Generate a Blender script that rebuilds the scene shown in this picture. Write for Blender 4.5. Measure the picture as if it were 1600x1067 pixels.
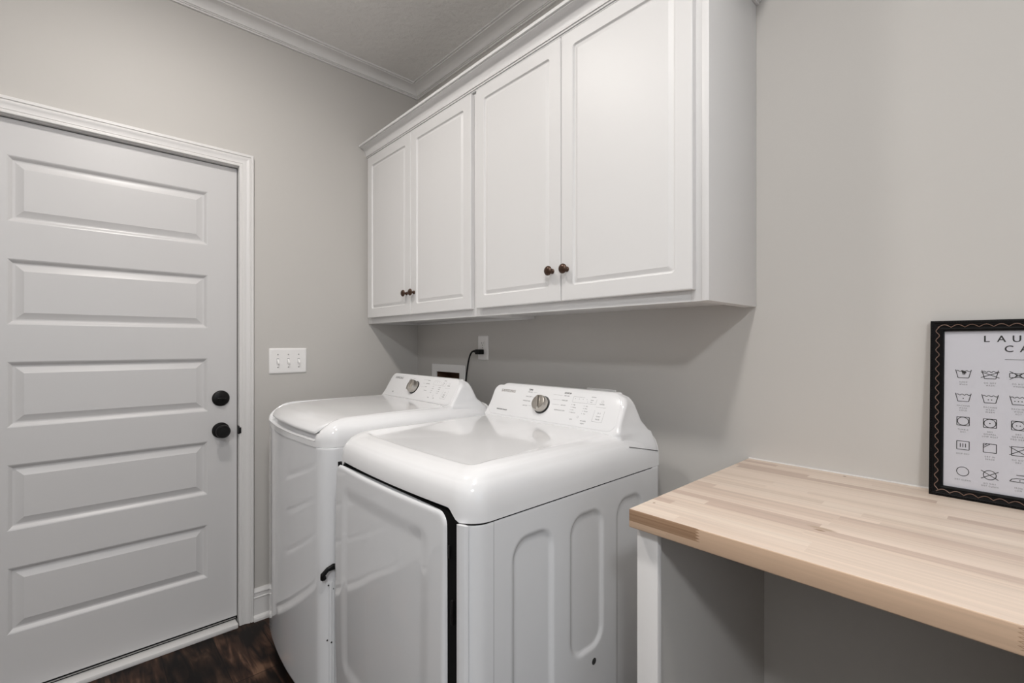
import bpy, bmesh, math, random
from mathutils import Vector, Matrix
C = bpy.context.scene.collection
for o in list(bpy.data.objects): bpy.data.objects.remove(o)
PI = math.pi
random.seed(4)
scn = bpy.context.scene

# ------------------------------------------------------------------ camera
CAM = (2.368276, -1.485046, 1.266844)
cd = bpy.data.cameras.new('camera'); cam = bpy.data.objects.new('camera', cd); C.objects.link(cam)
cam.location = CAM
cam.rotation_euler = (PI/2, 0, 0.833231)
cd.sensor_width = 36; cd.lens = 36*734.811/1600
cd.shift_x = (800-784.54)/1600; cd.shift_y = (537.436-533.5)/1600
cd.clip_start = .01
scn.camera = cam
# ------------------------------------------------------------------ view and world
scn.view_settings.view_transform = 'Standard'; scn.view_settings.look = 'None'
scn.view_settings.gamma = 1; scn.view_settings.use_curve_mapping = False
scn.view_settings.exposure = 0.22
w = bpy.data.worlds.new('world'); scn.world = w; w.use_nodes = True
w.node_tree.nodes['Background'].inputs[0].default_value = (.75, .87, 1, 1)
w.node_tree.nodes['Background'].inputs[1].default_value = .3
CEIL = 2.745; RX = 4.4; RY = -3.3
# ceiling fixtures: (x, y, watts, diameter)
FIX = [(0.88, -1.30, 12.0, .20, (1.0, .955, .91)), (2.14, -1.28, 14.5, .20, (1.0, .965, .93)), (3.45, -2.60, 42.0, .34, (.95, .975, 1.0))]
# daylight coming in through the window in the right wall
WY0, WY1, WZ0, WZ1 = -2.5, -.9, .75, 2.2
l = bpy.data.lights.new('window_daylight', 'AREA'); l.shape = 'RECTANGLE'; l.size = WY1-WY0-.1; l.size_y = WZ1-WZ0-.1
l.energy = 6; l.color = (.84, .92, 1.0)
o = bpy.data.objects.new('window_daylight', l); C.objects.link(o)
o.location = (RX+.06, (WY0+WY1)/2, (WZ0+WZ1)/2); o.rotation_euler = (0, PI/2, 0)
o.rotation_euler = Vector((-1, 0, 0)).to_track_quat('-Z', 'Z').to_euler()

# ------------------------------------------------------------------ materials
def nodes(name):
    m = bpy.data.materials.new(name); m.use_nodes = True
    nt = m.node_tree; return m, nt, nt.nodes['Principled BSDF']
def N(nt, t, **kw):
    n = nt.nodes.new(t)
    for k, v in kw.items():
        if k.startswith('i_'):
            n.inputs[k[2:].replace('_', ' ')].default_value = v
        else: setattr(n, k, v)
    return n
def mat(name, col, rough=.5, metal=0, coat=0, bump=0, bscale=200, bdist=.001, var=0, vscale=3, spec=.5):
    m, nt, b = nodes(name)
    b.inputs['Base Color'].default_value = (*col, 1); b.inputs['Roughness'].default_value = rough
    b.inputs['Metallic'].default_value = metal; b.inputs['Coat Weight'].default_value = coat
    b.inputs['Coat Roughness'].default_value = .05
    b.inputs['Specular IOR Level'].default_value = spec
    tc = N(nt, 'ShaderNodeTexCoord')
    if var:
        n = N(nt, 'ShaderNodeTexNoise'); n.inputs['Scale'].default_value = vscale
        nt.links.new(tc.outputs['Object'], n.inputs['Vector'])
        mx = N(nt, 'ShaderNodeMix', data_type='RGBA')
        mx.inputs[6].default_value = (*[c*(1-var) for c in col], 1); mx.inputs[7].default_value = (*[min(1, c*(1+var)) for c in col], 1)
        nt.links.new(n.outputs['Fac'], mx.inputs[0]); nt.links.new(mx.outputs[2], b.inputs['Base Color'])
    if bump:
        n = N(nt, 'ShaderNodeTexNoise'); n.inputs['Scale'].default_value = bscale; n.inputs['Detail'].default_value = 3
        nt.links.new(tc.outputs['Object'], n.inputs['Vector'])
        bp = N(nt, 'ShaderNodeBump'); bp.inputs['Strength'].default_value = bump; bp.inputs['Distance'].default_value = bdist
        nt.links.new(n.outputs['Fac'], bp.inputs['Height']); nt.links.new(bp.outputs['Normal'], b.inputs['Normal'])
    return m
M = {}
M['wall'] = mat('greige wall paint', (.56, .54, .515), .62, bump=.12, bscale=260, bdist=.0006, var=.012, vscale=1.5)
M['ceiling'] = mat('ceiling paint', (.86, .845, .825), .8, bump=.9, bscale=34, bdist=.009)
M['trim'] = mat('white trim paint', (.76, .745, .735), .32, bump=.05, bscale=120, bdist=.0004)
M['doorpaint'] = mat('white door paint', (.64, .63, .63), .34, bump=.06, bscale=90, bdist=.0004)
M['cabinet'] = mat('white satin cabinet', (.745, .737, .733), .44, var=.006, bump=.03, bscale=60, bdist=.0004)
M['enamel'] = mat('glossy white enamel', (.78, .785, .80), .07, coat=.7, var=.004, spec=.55)
M['plastic'] = mat('glossy white plastic', (.84, .838, .845), .12, coat=.3, var=.004, spec=.5)
M['plate'] = mat('white wall plate plastic', (.88, .865, .855), .3, var=.004)
M['black'] = mat('matte black metal', (.007, .0065, .0065), .36, spec=.28, var=.1, vscale=20)
M['rubber'] = mat('black rubber', (.006, .006, .006), .5, spec=.2, var=.1, vscale=20)
M['gap_dark'] = mat('dark gap material', (.006, .006, .006), .8, spec=.1, var=.1, vscale=20)
M['bronze'] = mat('dark antique bronze', (.07, .038, .024), .36, metal=.55, var=.3, vscale=60)
M['steel'] = mat('brushed silver dial', (.52, .49, .45), .28, metal=1, var=.05, vscale=40)
M['ink'] = mat('grey printed ink', (.16, .16, .165), .5, var=.02, vscale=40)
M['inkdark'] = mat('black printed ink', (.02, .02, .02), .5, var=.02, vscale=40)
M['logo'] = mat('silver brown lettering', (.20, .155, .125), .4, metal=.1, var=.02, vscale=40)
M['frame'] = mat('black painted wood frame', (.004, .0037, .004), .5, spec=.12, var=.2, vscale=30)
M['carve'] = mat('worn bronze carving', (.20, .125, .095), .45, metal=.3, var=.3, vscale=60)
M['paper'] = mat('sign paper', (.66, .65, .69), .5, var=.004)
M['screw'] = mat('grey screw', (.45, .44, .43), .4, metal=.6, var=.05, vscale=60)
M['wood_inside'] = mat('brown wall cavity', (.11, .055, .03), .7, var=.5, vscale=30)
M['brass'] = mat('brass valve', (.45, .30, .13), .35, metal=.8, var=.1, vscale=30)
M['dot'] = mat('dark hole', (.03, .03, .03), .7, var=.1, vscale=20)
M['mark'] = mat('light grey marking', (.42, .42, .43), .5, var=.02, vscale=40)

def floor_mat():
    m, nt, b = nodes('dark wood plank floor')
    L = nt.links.new
    tc = N(nt, 'ShaderNodeTexCoord'); mp = N(nt, 'ShaderNodeMapping'); L(tc.outputs['Object'], mp.inputs[0])
    mp.inputs['Location'].default_value = (.37, -.02, 0)
    br = N(nt, 'ShaderNodeTexBrick'); br.offset = .37; br.inputs['Scale'].default_value = 1
    br.inputs['Brick Width'].default_value = 1.22; br.inputs['Row Height'].default_value = .178
    br.inputs['Mortar Size'].default_value = .002; br.inputs['Mortar Smooth'].default_value = .2; br.inputs['Bias'].default_value = 0
    br.inputs['Color1'].default_value = (.3, .3, .3, 1); br.inputs['Color2'].default_value = (1, 1, 1, 1); br.inputs['Mortar'].default_value = (0, 0, 0, 1)
    rot = N(nt, 'ShaderNodeMapping'); rot.inputs['Rotation'].default_value = (0, 0, 0)
    L(mp.outputs[0], rot.inputs[0]); L(rot.outputs[0], br.inputs['Vector'])
    st = N(nt, 'ShaderNodeMapping'); st.inputs['Scale'].default_value = (2.2, 17, 4); L(tc.outputs['Object'], st.inputs[0])
    n = N(nt, 'ShaderNodeTexNoise'); n.inputs['Scale'].default_value = 1.6; n.inputs['Detail'].default_value = 8; n.inputs['Distortion'].default_value = 1.6
    L(st.outputs[0], n.inputs['Vector'])
    n2 = N(nt, 'ShaderNodeTexNoise'); n2.inputs['Scale'].default_value = 5.5; n2.inputs['Detail'].default_value = 3
    L(tc.outputs['Object'], n2.inputs['Vector'])
    mul = N(nt, 'ShaderNodeMath', operation='MULTIPLY'); L(n.outputs['Fac'], mul.inputs[0]); L(n2.outputs['Fac'], mul.inputs[1])
    r = N(nt, 'ShaderNodeValToRGB'); e = r.color_ramp.elements
    e[0].position = .17; e[0].color = (.006, .003, .002, 1); e[1].position = .42; e[1].color = (.19, .105, .065, 1)
    x = e.new(.27); x.color = (.05, .024, .015, 1)
    L(mul.outputs[0], r.inputs[0])
    mx = N(nt, 'ShaderNodeMix', data_type='RGBA', blend_type='MULTIPLY'); mx.inputs[0].default_value = .85
    L(r.outputs[0], mx.inputs[6]); L(br.outputs['Color'], mx.inputs[7]); L(mx.outputs[2], b.inputs['Base Color'])
    b.inputs['Roughness'].default_value = .5; b.inputs['Specular IOR Level'].default_value = .22
    bp = N(nt, 'ShaderNodeBump'); bp.inputs['Strength'].default_value = .3; bp.inputs['Distance'].default_value = .001
    L(n.outputs['Fac'], bp.inputs['Height']); L(bp.outputs['Normal'], b.inputs['Normal'])
    return m
M['floor'] = floor_mat()

def butcher(front=False):
    """staves along X; random length, random tone, fine grain. front=True: the laminated front edge."""
    m, nt, b = nodes('butcher block ' + ('edge' if front else 'top')); L = nt.links.new
    tc = N(nt, 'ShaderNodeTexCoord'); sep = N(nt, 'ShaderNodeSeparateXYZ'); L(tc.outputs['Object'], sep.inputs[0])
    def math(op, a, bb=None, c=None):
        n = N(nt, 'ShaderNodeMath', operation=op)
        for k, v in enumerate((a, bb, c)):
            if v is None: continue
            if isinstance(v, (int, float)): n.inputs[k].default_value = v
            else: L(v, n.inputs[k])
        return n.outputs[0]
    X, Y, Z = sep.outputs
    if front: row = math('FLOOR', math('DIVIDE', Z, .0405))
    else: row = math('FLOOR', math('DIVIDE', Y, .0262))
    wn = N(nt, 'ShaderNodeTexWhiteNoise', noise_dimensions='1D'); L(row, wn.inputs['W'])
    off = math('MULTIPLY', wn.outputs['Value'], 3.7)
    ln = math('ADD', .30, math('MULTIPLY', math('FRACT', math('MULTIPLY', wn.outputs['Value'], 17.3)), .22))
    cell = math('FLOOR', math('DIVIDE', math('ADD', X, off), ln if not front else .47))
    cb = N(nt, 'ShaderNodeCombineXYZ'); L(cell, cb.inputs[0]); L(row, cb.inputs[1])
    w2 = N(nt, 'ShaderNodeTexWhiteNoise', noise_dimensions='2D'); L(cb.outputs[0], w2.inputs['Vector'])
    r = N(nt, 'ShaderNodeValToRGB'); r.color_ramp.interpolation = 'LINEAR'; e = r.color_ramp.elements
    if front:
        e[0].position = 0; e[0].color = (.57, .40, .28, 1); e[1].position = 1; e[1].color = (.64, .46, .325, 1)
    else:
        e[0].position = 0; e[0].color = (.60, .465, .385, 1); e[1].position = 1; e[1].color = (.79, .67, .565, 1)
        for p, c in ((.15, (.61, .475, .395)), (.20, (.715, .585, .485)), (.5, (.74, .61, .51)), (.8, (.77, .64, .54))):
            x = e.new(p); x.color = (*c, 1)
    L(w2.outputs['Value'], r.inputs[0])
    st = N(nt, 'ShaderNodeMapping'); st.inputs['Scale'].default_value = (3, 95, 95); L(tc.outputs['Object'], st.inputs[0])
    n = N(nt, 'ShaderNodeTexNoise'); n.inputs['Scale'].default_value = 1; n.inputs['Detail'].default_value = 6; n.inputs['Distortion'].default_value = .6
    add = N(nt, 'ShaderNodeVectorMath', operation='ADD'); L(st.outputs[0], add.inputs[0]); 
    sc = N(nt, 'ShaderNodeVectorMath', operation='SCALE'); sc.inputs['Scale'].default_value = 13.7; L(cb.outputs[0], sc.inputs[0]); L(sc.outputs[0], add.inputs[1])
    L(add.outputs[0], n.inputs['Vector'])
    g = N(nt, 'ShaderNodeMapRange'); g.inputs['From Min'].default_value = .3; g.inputs['From Max'].default_value = .7
    g.inputs['To Min'].default_value = .90; g.inputs['To Max'].default_value = 1.06; L(n.outputs['Fac'], g.inputs[0])
    mx = N(nt, 'ShaderNodeVectorMath', operation='SCALE'); L(r.outputs[0], mx.inputs[0]); L(g.outputs[0], mx.inputs['Scale'])
    out = mx.outputs[0]
    def spot(px, py, rx, ry, col, cur):
        a = math('DIVIDE', math('SUBTRACT', X, px), rx); c = math('DIVIDE', math('SUBTRACT', Y, py), ry)
        d = math('SQRT', math('ADD', math('MULTIPLY', a, a), math('MULTIPLY', c, c)))
        mr = N(nt, 'ShaderNodeMapRange'); mr.inputs['From Min'].default_value = .6; mr.inputs['From Max'].default_value = 1.1
        mr.inputs['To Min'].default_value = 1; mr.inputs['To Max'].default_value = 0; L(d, mr.inputs[0])
        mm = N(nt, 'ShaderNodeMix', data_type='RGBA'); L(mr.outputs[0], mm.inputs[0]); L(cur, mm.inputs[6]); mm.inputs[7].default_value = (*col, 1)
        return mm.outputs[2]
    if not front:
        # knots and pin marks (object coordinates: counter corner at 0,0)
        out = spot(.017, -.57, .003, .0035, (.36, .24, .16), out)
        out = spot(.297, -.482, .010, .004, (.33, .23, .15), out)
        out = spot(.297, -.47, .024, .007, (.48, .36, .27), out)
        out = spot(.55, -.215, .008, .003, (.36, .24, .17), out)
        out = spot(.24, -.025, .004, .004, (.20, .13, .09), out)
    else:
        # the one brown stave at the left corner, ending in finger joints
        tooth = math('MULTIPLY', math('PINGPONG', Z, .0027), 3.2)
        m1 = math('LESS_THAN', X, math('ADD', .140, tooth))
        m2 = math('GREATER_THAN', Z, math('ADD', .904, math('MULTIPLY', X, 0)))
        mk = math('MULTIPLY', m1, m2)
        st2 = N(nt, 'ShaderNodeMapping'); st2.inputs['Scale'].default_value = (2, 50, 260); L(tc.outputs['Object'], st2.inputs[0])
        n3 = N(nt, 'ShaderNodeTexNoise'); n3.inputs['Scale'].default_value = 1; n3.inputs['Detail'].default_value = 3; L(st2.outputs[0], n3.inputs['Vector'])
        r3 = N(nt, 'ShaderNodeValToRGB'); r3.color_ramp.elements[0].color = (.24, .14, .08, 1); r3.color_ramp.elements[1].color = (.42, .27, .17, 1)
        r3.color_ramp.elements[0].position = .3; r3.color_ramp.elements[1].position = .7
        L(n3.outputs['Fac'], r3.inputs[0])
        mm = N(nt, 'ShaderNodeMix', data_type='RGBA'); L(mk, mm.inputs[0]); L(out, mm.inputs[6]); L(r3.outputs[0], mm.inputs[7]); out = mm.outputs[2]
        # finger joint further right
        def joint(x0, out):
            a = math('LESS_THAN', math('ABSOLUTE', math('SUBTRACT', X, math('ADD', x0, math('MULTIPLY', tooth, 1)))), .0012)
            z2 = math('MULTIPLY', a, math('GREATER_THAN', Z, .897))
            q = N(nt, 'ShaderNodeMix', data_type='RGBA'); L(z2, q.inputs[0]); L(out, q.inputs[6]); q.inputs[7].default_value = (.33, .21, .13, 1)
            return q.outputs[2]
        out = joint(.541, out)
    L(out, b.inputs['Base Color']); b.inputs['Roughness'].default_value = .48
    bp = N(nt, 'ShaderNodeBump'); bp.inputs['Strength'].default_value = .12; bp.inputs['Distance'].default_value = .0005
    L(n.outputs['Fac'], bp.inputs['Height']); L(bp.outputs['Normal'], b.inputs['Normal'])
    return m
M['butcher'] = butcher(); M['butcher_edge'] = butcher(True)

def glass_mat():
    m = bpy.data.materials.new('clear glazing'); m.use_nodes = True; nt = m.node_tree
    nt.nodes.remove(nt.nodes['Principled BSDF']); out = nt.nodes['Material Output']
    t = N(nt, 'ShaderNodeBsdfTransparent'); g = N(nt, 'ShaderNodeBsdfGlossy'); g.inputs['Roughness'].default_value = .03
    f = N(nt, 'ShaderNodeFresnel'); f.inputs['IOR'].default_value = 1.25
    mx = N(nt, 'ShaderNodeMixShader'); nt.links.new(f.outputs[0], mx.inputs[0]); nt.links.new(t.outputs[0], mx.inputs[1]); nt.links.new(g.outputs[0], mx.inputs[2])
    nt.links.new(mx.outputs[0], out.inputs[0]); return m
M['glass'] = glass_mat()
def emit_mat(strength, LCOL):
    m, nt, b = nodes('lamp dome'); b.inputs['Base Color'].default_value = (.9, .88, .85, 1)
    b.inputs['Emission Color'].default_value = (*LCOL, 1); b.inputs['Emission Strength'].default_value = strength; return m

# ------------------------------------------------------------------ mesh helpers
WORLD = {}     # object name -> base location, so that parts can be built in world coordinates
def finish(name, bm, m, loc, parent, smooth, angle=35):
    bmesh.ops.remove_doubles(bm, verts=bm.verts, dist=1e-6)
    bmesh.ops.recalc_face_normals(bm, faces=bm.faces)
    me = bpy.data.meshes.new(name); bm.to_mesh(me); bm.free()
    for mm in (m if isinstance(m, (list, tuple)) else [m]): me.materials.append(mm)
    if smooth:
        me.polygons.foreach_set('use_smooth', [True]*len(me.polygons)); me.set_sharp_from_angle(angle=math.radians(angle))
    o = bpy.data.objects.new(name, me); C.objects.link(o); o.parent = parent
    return o
def obj(name, bm, m, parent=None, base=None, smooth=True, angle=35):
    """bm is in world coordinates (or in the local frame of parent when base is 'local')."""
    if base == 'local':
        o = finish(name, bm, m, None, parent, smooth, angle); WORLD[o.name] = None; return o
    b = WORLD[parent.name] if parent else Vector(base or (0, 0, 0))
    if b is not None: bmesh.ops.translate(bm, verts=bm.verts, vec=-b)
    o = finish(name, bm, m, None, parent, smooth, angle)
    if not parent: o.location = b
    WORLD[o.name] = b
    return o
def thing(name, loc, label=None, cat=None, group=None, rz=0):
    o = bpy.data.objects.new(name, None); C.objects.link(o); o.location = loc; o.rotation_euler.z = rz
    o.empty_display_size = .1; WORLD[o.name] = Vector(loc)
    if label: tag(o, label, cat, group)
    return o
def tag(o, label, cat=None, group=None):
    o['label'] = label
    if cat: o['category'] = cat
    if group: o['group'] = group
    return o
def struct(o): o['kind'] = 'structure'; return o
def B(): return bmesh.new()
def box(bm, x0, x1, y0, y1, z0, z1, bev=0, seg=2, mi=0):
    vs = [bm.verts.new((x, y, z)) for x in (x0, x1) for y in (y0, y1) for z in (z0, z1)]
    fs = [bm.faces.new([vs[i] for i in q]) for q in ((0, 1, 3, 2), (4, 6, 7, 5), (0, 4, 5, 1), (2, 3, 7, 6), (0, 2, 6, 4), (1, 5, 7, 3))]
    for f in fs: f.material_index = mi
    if bev:
        es = list({e for f in fs for e in f.edges})
        bmesh.ops.bevel(bm, geom=es, offset=bev, segments=seg, affect='EDGES', profile=.5)
    return bm
def lathe(bm, prof, origin, axis, n=40, close=True):
    """prof: list of (r, h) along axis."""
    ax = Vector(axis).normalized(); u = ax.orthogonal().normalized(); v = ax.cross(u); O = Vector(origin)
    rings = []
    for r, h in prof:
        if r < 1e-6: rings.append([bm.verts.new(O+ax*h)])
        else: rings.append([bm.verts.new(O+ax*h+u*(r*math.cos(2*PI*k/n))+v*(r*math.sin(2*PI*k/n))) for k in range(n)])
    for a, b in zip(rings, rings[1:]):
        for k in range(n):
            k2 = (k+1) % n
            if len(a) == 1 and len(b) == 1: continue
            if len(a) == 1: bm.faces.new([a[0], b[k], b[k2]])
            elif len(b) == 1: bm.faces.new([a[k], a[k2], b[0]])
            else: bm.faces.new([a[k], a[k2], b[k2], b[k]])
    if close:
        for r in (rings[0], rings[-1]):
            if len(r) > 1: bm.faces.new(r)
    return bm
def tube(bm, pts, r, n=8, closed=False):
    P = [Vector(p) for p in pts]; rings = []; m = len(P); prev = None
    for i, p in enumerate(P):
        a = P[(i-1) % m] if (closed or i > 0) else p; b = P[(i+1) % m] if (closed or i < m-1) else p
        t = (b-a).normalized()
        u = (prev - t*prev.dot(t)).normalized() if prev is not None and (prev - t*prev.dot(t)).length > 1e-6 else t.orthogonal().normalized()
        prev = u; v = t.cross(u); rr = r[i] if isinstance(r, (list, tuple)) else r
        rings.append([bm.verts.new(p+u*rr*math.cos(2*PI*k/n)+v*rr*math.sin(2*PI*k/n)) for k in range(n)])
    for i in range(m if closed else m-1):
        a, b = rings[i], rings[(i+1) % m]
        for k in range(n): bm.faces.new([a[k], a[(k+1) % n], b[(k+1) % n], b[k]])
    if not closed: bm.faces.new(rings[0]); bm.faces.new(rings[-1])
    return bm
def sweep(bm, path, frames, prof, capped=True):
    """path points; frames: (outward, up) vectors per point (already mitre-scaled); prof: (u, v) list."""
    rings = []
    for p, (a, b) in zip(path, frames):
        rings.append([bm.verts.new(Vector(p)+Vector(a)*u+Vector(b)*v) for u, v in prof])
    n = len(prof)
    for a, b in zip(rings, rings[1:]):
        for k in range(n): bm.faces.new([a[k], a[(k+1) % n], b[(k+1) % n], b[k]])
    if capped:
        bm.faces.new(rings[0]); bm.faces.new(rings[-1])
    return bm
def ringloft(bm, rings, cap0=False, cap1=True):
    R = [[bm.verts.new(p) for p in r] for r in rings]
    n = len(R[0])
    for a, b in zip(R, R[1:]):
        for k in range(n): bm.faces.new([a[k], a[(k+1) % n], b[(k+1) % n], b[k]])
    if cap0: bm.faces.new(R[0])
    if cap1: bm.faces.new(R[-1])
    return R
def rrect(x0, x1, y0, y1, r, nc=8, ne=(1, 1, 1, 1)):
    """rounded rectangle, counter-clockwise, starting on the bottom (y0) edge; ne = points per edge bottom, right, top, left."""
    pts = []
    cs = [(x1-r, y0+r, -PI/2), (x1-r, y1-r, 0), (x0+r, y1-r, PI/2), (x0+r, y0+r, PI)]
    st = [(x0+r, y0), (x1, y0+r), (x1-r, y1), (x0, y1-r)]; en = [(x1-r, y0), (x1, y1-r), (x0+r, y1), (x0, y0+r)]
    for e in range(4):
        for k in range(ne[e]):
            t = k/ne[e]; pts.append((st[e][0]+(en[e][0]-st[e][0])*t, st[e][1]+(en[e][1]-st[e][1])*t))
        cx, cy, a0 = cs[e]
        for k in range(nc):
            a = a0+PI/2*k/nc; pts.append((cx+r*math.cos(a), cy+r*math.sin(a)))
    return pts
def sdrr(x, y, cx, cy, hx, hy, r):
    dx = abs(x-cx)-hx+r; dy = abs(y-cy)-hy+r
    return math.hypot(max(dx, 0), max(dy, 0))+min(max(dx, dy), 0)-r
def sst(a, b, x):
    t = min(1, max(0, (x-a)/(b-a))); return t*t*(3-2*t)
def text(bm, s, mtx, size, align='CENTER', spacing=1.0, ext=.0002, xs=1.0):
    cu = bpy.data.curves.new('t', 'FONT'); cu.body = s; cu.size = size; cu.align_x = align; cu.align_y = 'CENTER'
    cu.space_character = spacing; cu.extrude = ext; cu.resolution_u = 3
    ob = bpy.data.objects.new('t', cu); C.objects.link(ob)
    me = bpy.data.meshes.new_from_object(ob)
    me.transform(mtx @ Matrix.Diagonal((xs, 1, 1, 1))); bm.from_mesh(me)
    bpy.data.objects.remove(ob); bpy.data.curves.remove(cu); bpy.data.meshes.remove(me)

# ------------------------------------------------------------------ room shell
T = .12
DY0, DY1, DZ = -1.754, -.941, 2.060      # door slab in the left wall
bm = B()
# left wall with the door opening
box(bm, -T, 0, RY-T, DY0-.012, 0, CEIL); box(bm, -T, 0, DY1+.012, T, 0, CEIL); box(bm, -T, 0, DY0-.012, DY1+.012, DZ+.012, CEIL)
struct(obj('wall_left', bm, M['wall'], smooth=False))
# back wall with the recess cut for the washer supply box
bx0, bx1, bz0, bz1 = .200, .410, .985, 1.1165
bm = B()
for a in ((0, bx0, 0, CEIL), (bx1, RX, 0, CEIL), (bx0, bx1, 0, bz0), (bx0, bx1, bz1, CEIL)): box(bm, a[0], a[1], 0, T, a[2], a[3])
struct(obj('wall_back', bm, M['wall'], smooth=False))
bm = B(); box(bm, RX, RX+T, RY-T, WY0, 0, CEIL); box(bm, RX, RX+T, WY1, T, 0, CEIL); box(bm, RX, RX+T, WY0, WY1, 0, WZ0); box(bm, RX, RX+T, WY0, WY1, WZ1, CEIL)
struct(obj('wall_right', bm, M['wall'], smooth=False))
bm = B(); box(bm, 0, RX, RY-T, RY, 0, CEIL); struct(obj('wall_front', bm, M['wall'], smooth=False))
bm = B(); box(bm, -T, RX+T, RY-T, T, -.05, 0); struct(obj('floor', bm, M['floor'], smooth=False))
bm = B(); box(bm, -T, RX+T, RY-T, T, CEIL, CEIL+.05); struct(obj('ceiling', bm, M['ceiling'], smooth=False))
# window in the right wall (outside the frame)
wt = thing('window_1', (RX, (WY0+WY1)/2, WZ0)); struct(wt)
bm = B()
for a in ((WY0, WY1, WZ0, WZ0+.05), (WY0, WY1, WZ1-.05, WZ1), (WY0, WY0+.05, WZ0+.05, WZ1-.05), (WY1-.05, WY1, WZ0+.05, WZ1-.05), (-1.72, -1.68, WZ0+.05, WZ1-.05)):
    box(bm, RX+.02, RX+.05, a[0], a[1], a[2], a[3], .004)
obj('window_frame', bm, M['trim'], wt)
# crown moulding at the ceiling, left + back (mitred inside corner), profile: out from wall (u), down from ceiling (v)
cp = [(0, 0), (.076, 0), (.076, -.0075), (.0675, -.0075), (.0675, -.0115)]+[(.0195+.047*(1-math.cos(a)), -.0405+.028*math.sin(a)) for a in [PI/2*(10-k)/10 for k in range(11)]]+[(.0195, -.0435), (.0145, -.0435), (.0145, -.0480), (.0095, -.0480), (.0095, -.055), (0, -.055)]
def crown(bm, prof, z):
    rings = []
    for (x, y, ax, ay) in ((0, RY, 1, 0), (0, 0, 1, -1), (RX, 0, 0, -1)):
        rings.append([(x+ax*u, y+ay*u, z+v) for u, v in prof])
    ringloft(bm, rings, True, True)
bm = B(); crown(bm, cp, CEIL); struct(obj('trim_1', bm, M['trim'], angle=25))
# baseboards with shoe moulding
bp_ = [(0, 0), (.028, 0), (.028, .010), (.024, .018), (.0135, .024), (.0125, .098), (.0145, .101), (.0145, .104), (.011, .107), (.011, .121), (.013, .124), (.012, .129), (.008, .134), (.004, .142), (0, .142)]
bm = B(); ringloft(bm, [[(u, y, z) for u, z in bp_] for y in (DY1+.060, 0)], True, True); struct(obj('baseboard_left', bm, M['trim'], angle=25))
bm = B(); ringloft(bm, [[(x, -u, z) for u, z in bp_] for x in (.03, 1.82)], True, True)
ringloft(bm, [[(x, -u, z) for u, z in bp_] for x in (2.56, RX)], True, True); struct(obj('baseboard_back', bm, M['trim'], angle=25))
# door casing (architrave) with mitred corners, sweep over 4 points
cs = [(0, 0), (0, .010), (.002, .012), (.010, .012), (.0115, .0095), (.013, .0095), (.0145, .0115), (.020, .0112), (.026, .0125), (.033, .0155), (.040, .0180), (.0425, .0180), (.044, .0150), (.0455, .0150), (.047, .0190), (.056, .0190), (.058, .017), (.058, 0)]
ci = .003
y0, y1, zt = DY0-ci, DY1+ci, DZ+.006
bm = B(); rings = []
for (y, z, ay, az) in ((y1, 0, 1, 0), (y1, zt, 1, 1), (y0, zt, -1, 1), (y0, 0, -1, 0)):
    rings.append([(h, y+ay*u, z+az*u) for u, h in cs])
ringloft(bm, rings, True, True); struct(obj('trim_2', bm, M['trim'], angle=25))
# jamb and stop behind the slab
bm = B()
box(bm, -T, -.0005, DY0-.012, DY0-.003, 0, DZ+.012); box(bm, -T, -.0005, DY1+.003, DY1+.012, 0, DZ+.012); box(bm, -T, -.0005, DY0-.003, DY1+.003, DZ+.003, DZ+.012)
struct(obj('trim_3', bm, M['trim'], smooth=False))
bm = B(); box(bm, -.058, -.046, DY1-.008, DY1+.0029, .02, DZ+.0025); box(bm, -.058, -.046, DY0-.0029, DY0+.008, .02, DZ+.0025)
box(bm, -.066, -.064, DY0-.0029, DY1+.0029, 0, DZ+.0029)
struct(obj('trim_6', bm, M['gap_dark'], smooth=False))
bm = B(); box(bm, -.045, -.0245, DY1+.0001, DY1+.0029, .02, DZ+.0028); box(bm, -.045, -.0245, DY0, DY1, DZ+.0001, DZ+.0028); struct(obj('trim_7', bm, M['gap_dark'], smooth=False))  # black strips in the gap round the slab, standing in for its shade
# threshold
bm = B(); box(bm, -.055, .026, DY0+.004, DY1-.004, 0, .019, .003)
struct(obj('trim_4', bm, M['trim']))
# ------------------------------------------------------------------ door
door = thing('door_1', (-.02, DY0, .03)); struct(door)
tag(door, 'white five-panel door in the left wall with black knob and deadbolt')
def panel_rings(bm, a0, a1, b0, b1, steps, P, rc=0, nc=1):
    """rings of nested rectangles: steps = (inset, depth). P(a, b, depth) -> point. returns outer ring verts"""
    rings = []
    for d, h in steps:
        q = [(a0+d, b0+d), (a1-d, b0+d), (a1-d, b1-d), (a0+d, b1-d)] if not rc else rrect(a0+d, a1-d, b0+d, b1-d, max(rc-d*.6, .001), 4)
        rings.append([P(a, b, h) for a, b in q])
    ringloft(bm, rings, False, True)
dx = -.020
Pd = lambda a, b, h: (dx+h, a, b)
bm = B()
pa0, pa1 = -1.662, -1.054
tops = [1.932-.3636*i for i in range(5)]; hh = .233
zs = [DZ]+sum([[t, t-hh] for t in tops], [])+[.037]
def quad(bm, P, a0, a1, b0, b1): bm.faces.new([bm.verts.new(P(*q, 0)) for q in ((a0, b0), (a1, b0), (a1, b1), (a0, b1))])
quad(bm, Pd, DY0, pa0, .037, DZ); quad(bm, Pd, pa1, DY1, .037, DZ)
for i in range(0, len(zs), 2): quad(bm, Pd, pa0, pa1, zs[i+1], zs[i])
steps = [(0, 0), (.004, -.0015), (.008, -.0045), (.013, -.0095), (.016, -.0105), (.020, -.0105), (.024, -.0095), (.041, -.0025), (.043, -.0018), (.0435, -.0018)]
for t in tops: panel_rings(bm, pa0, pa1, t-hh, t, steps, Pd)
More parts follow.
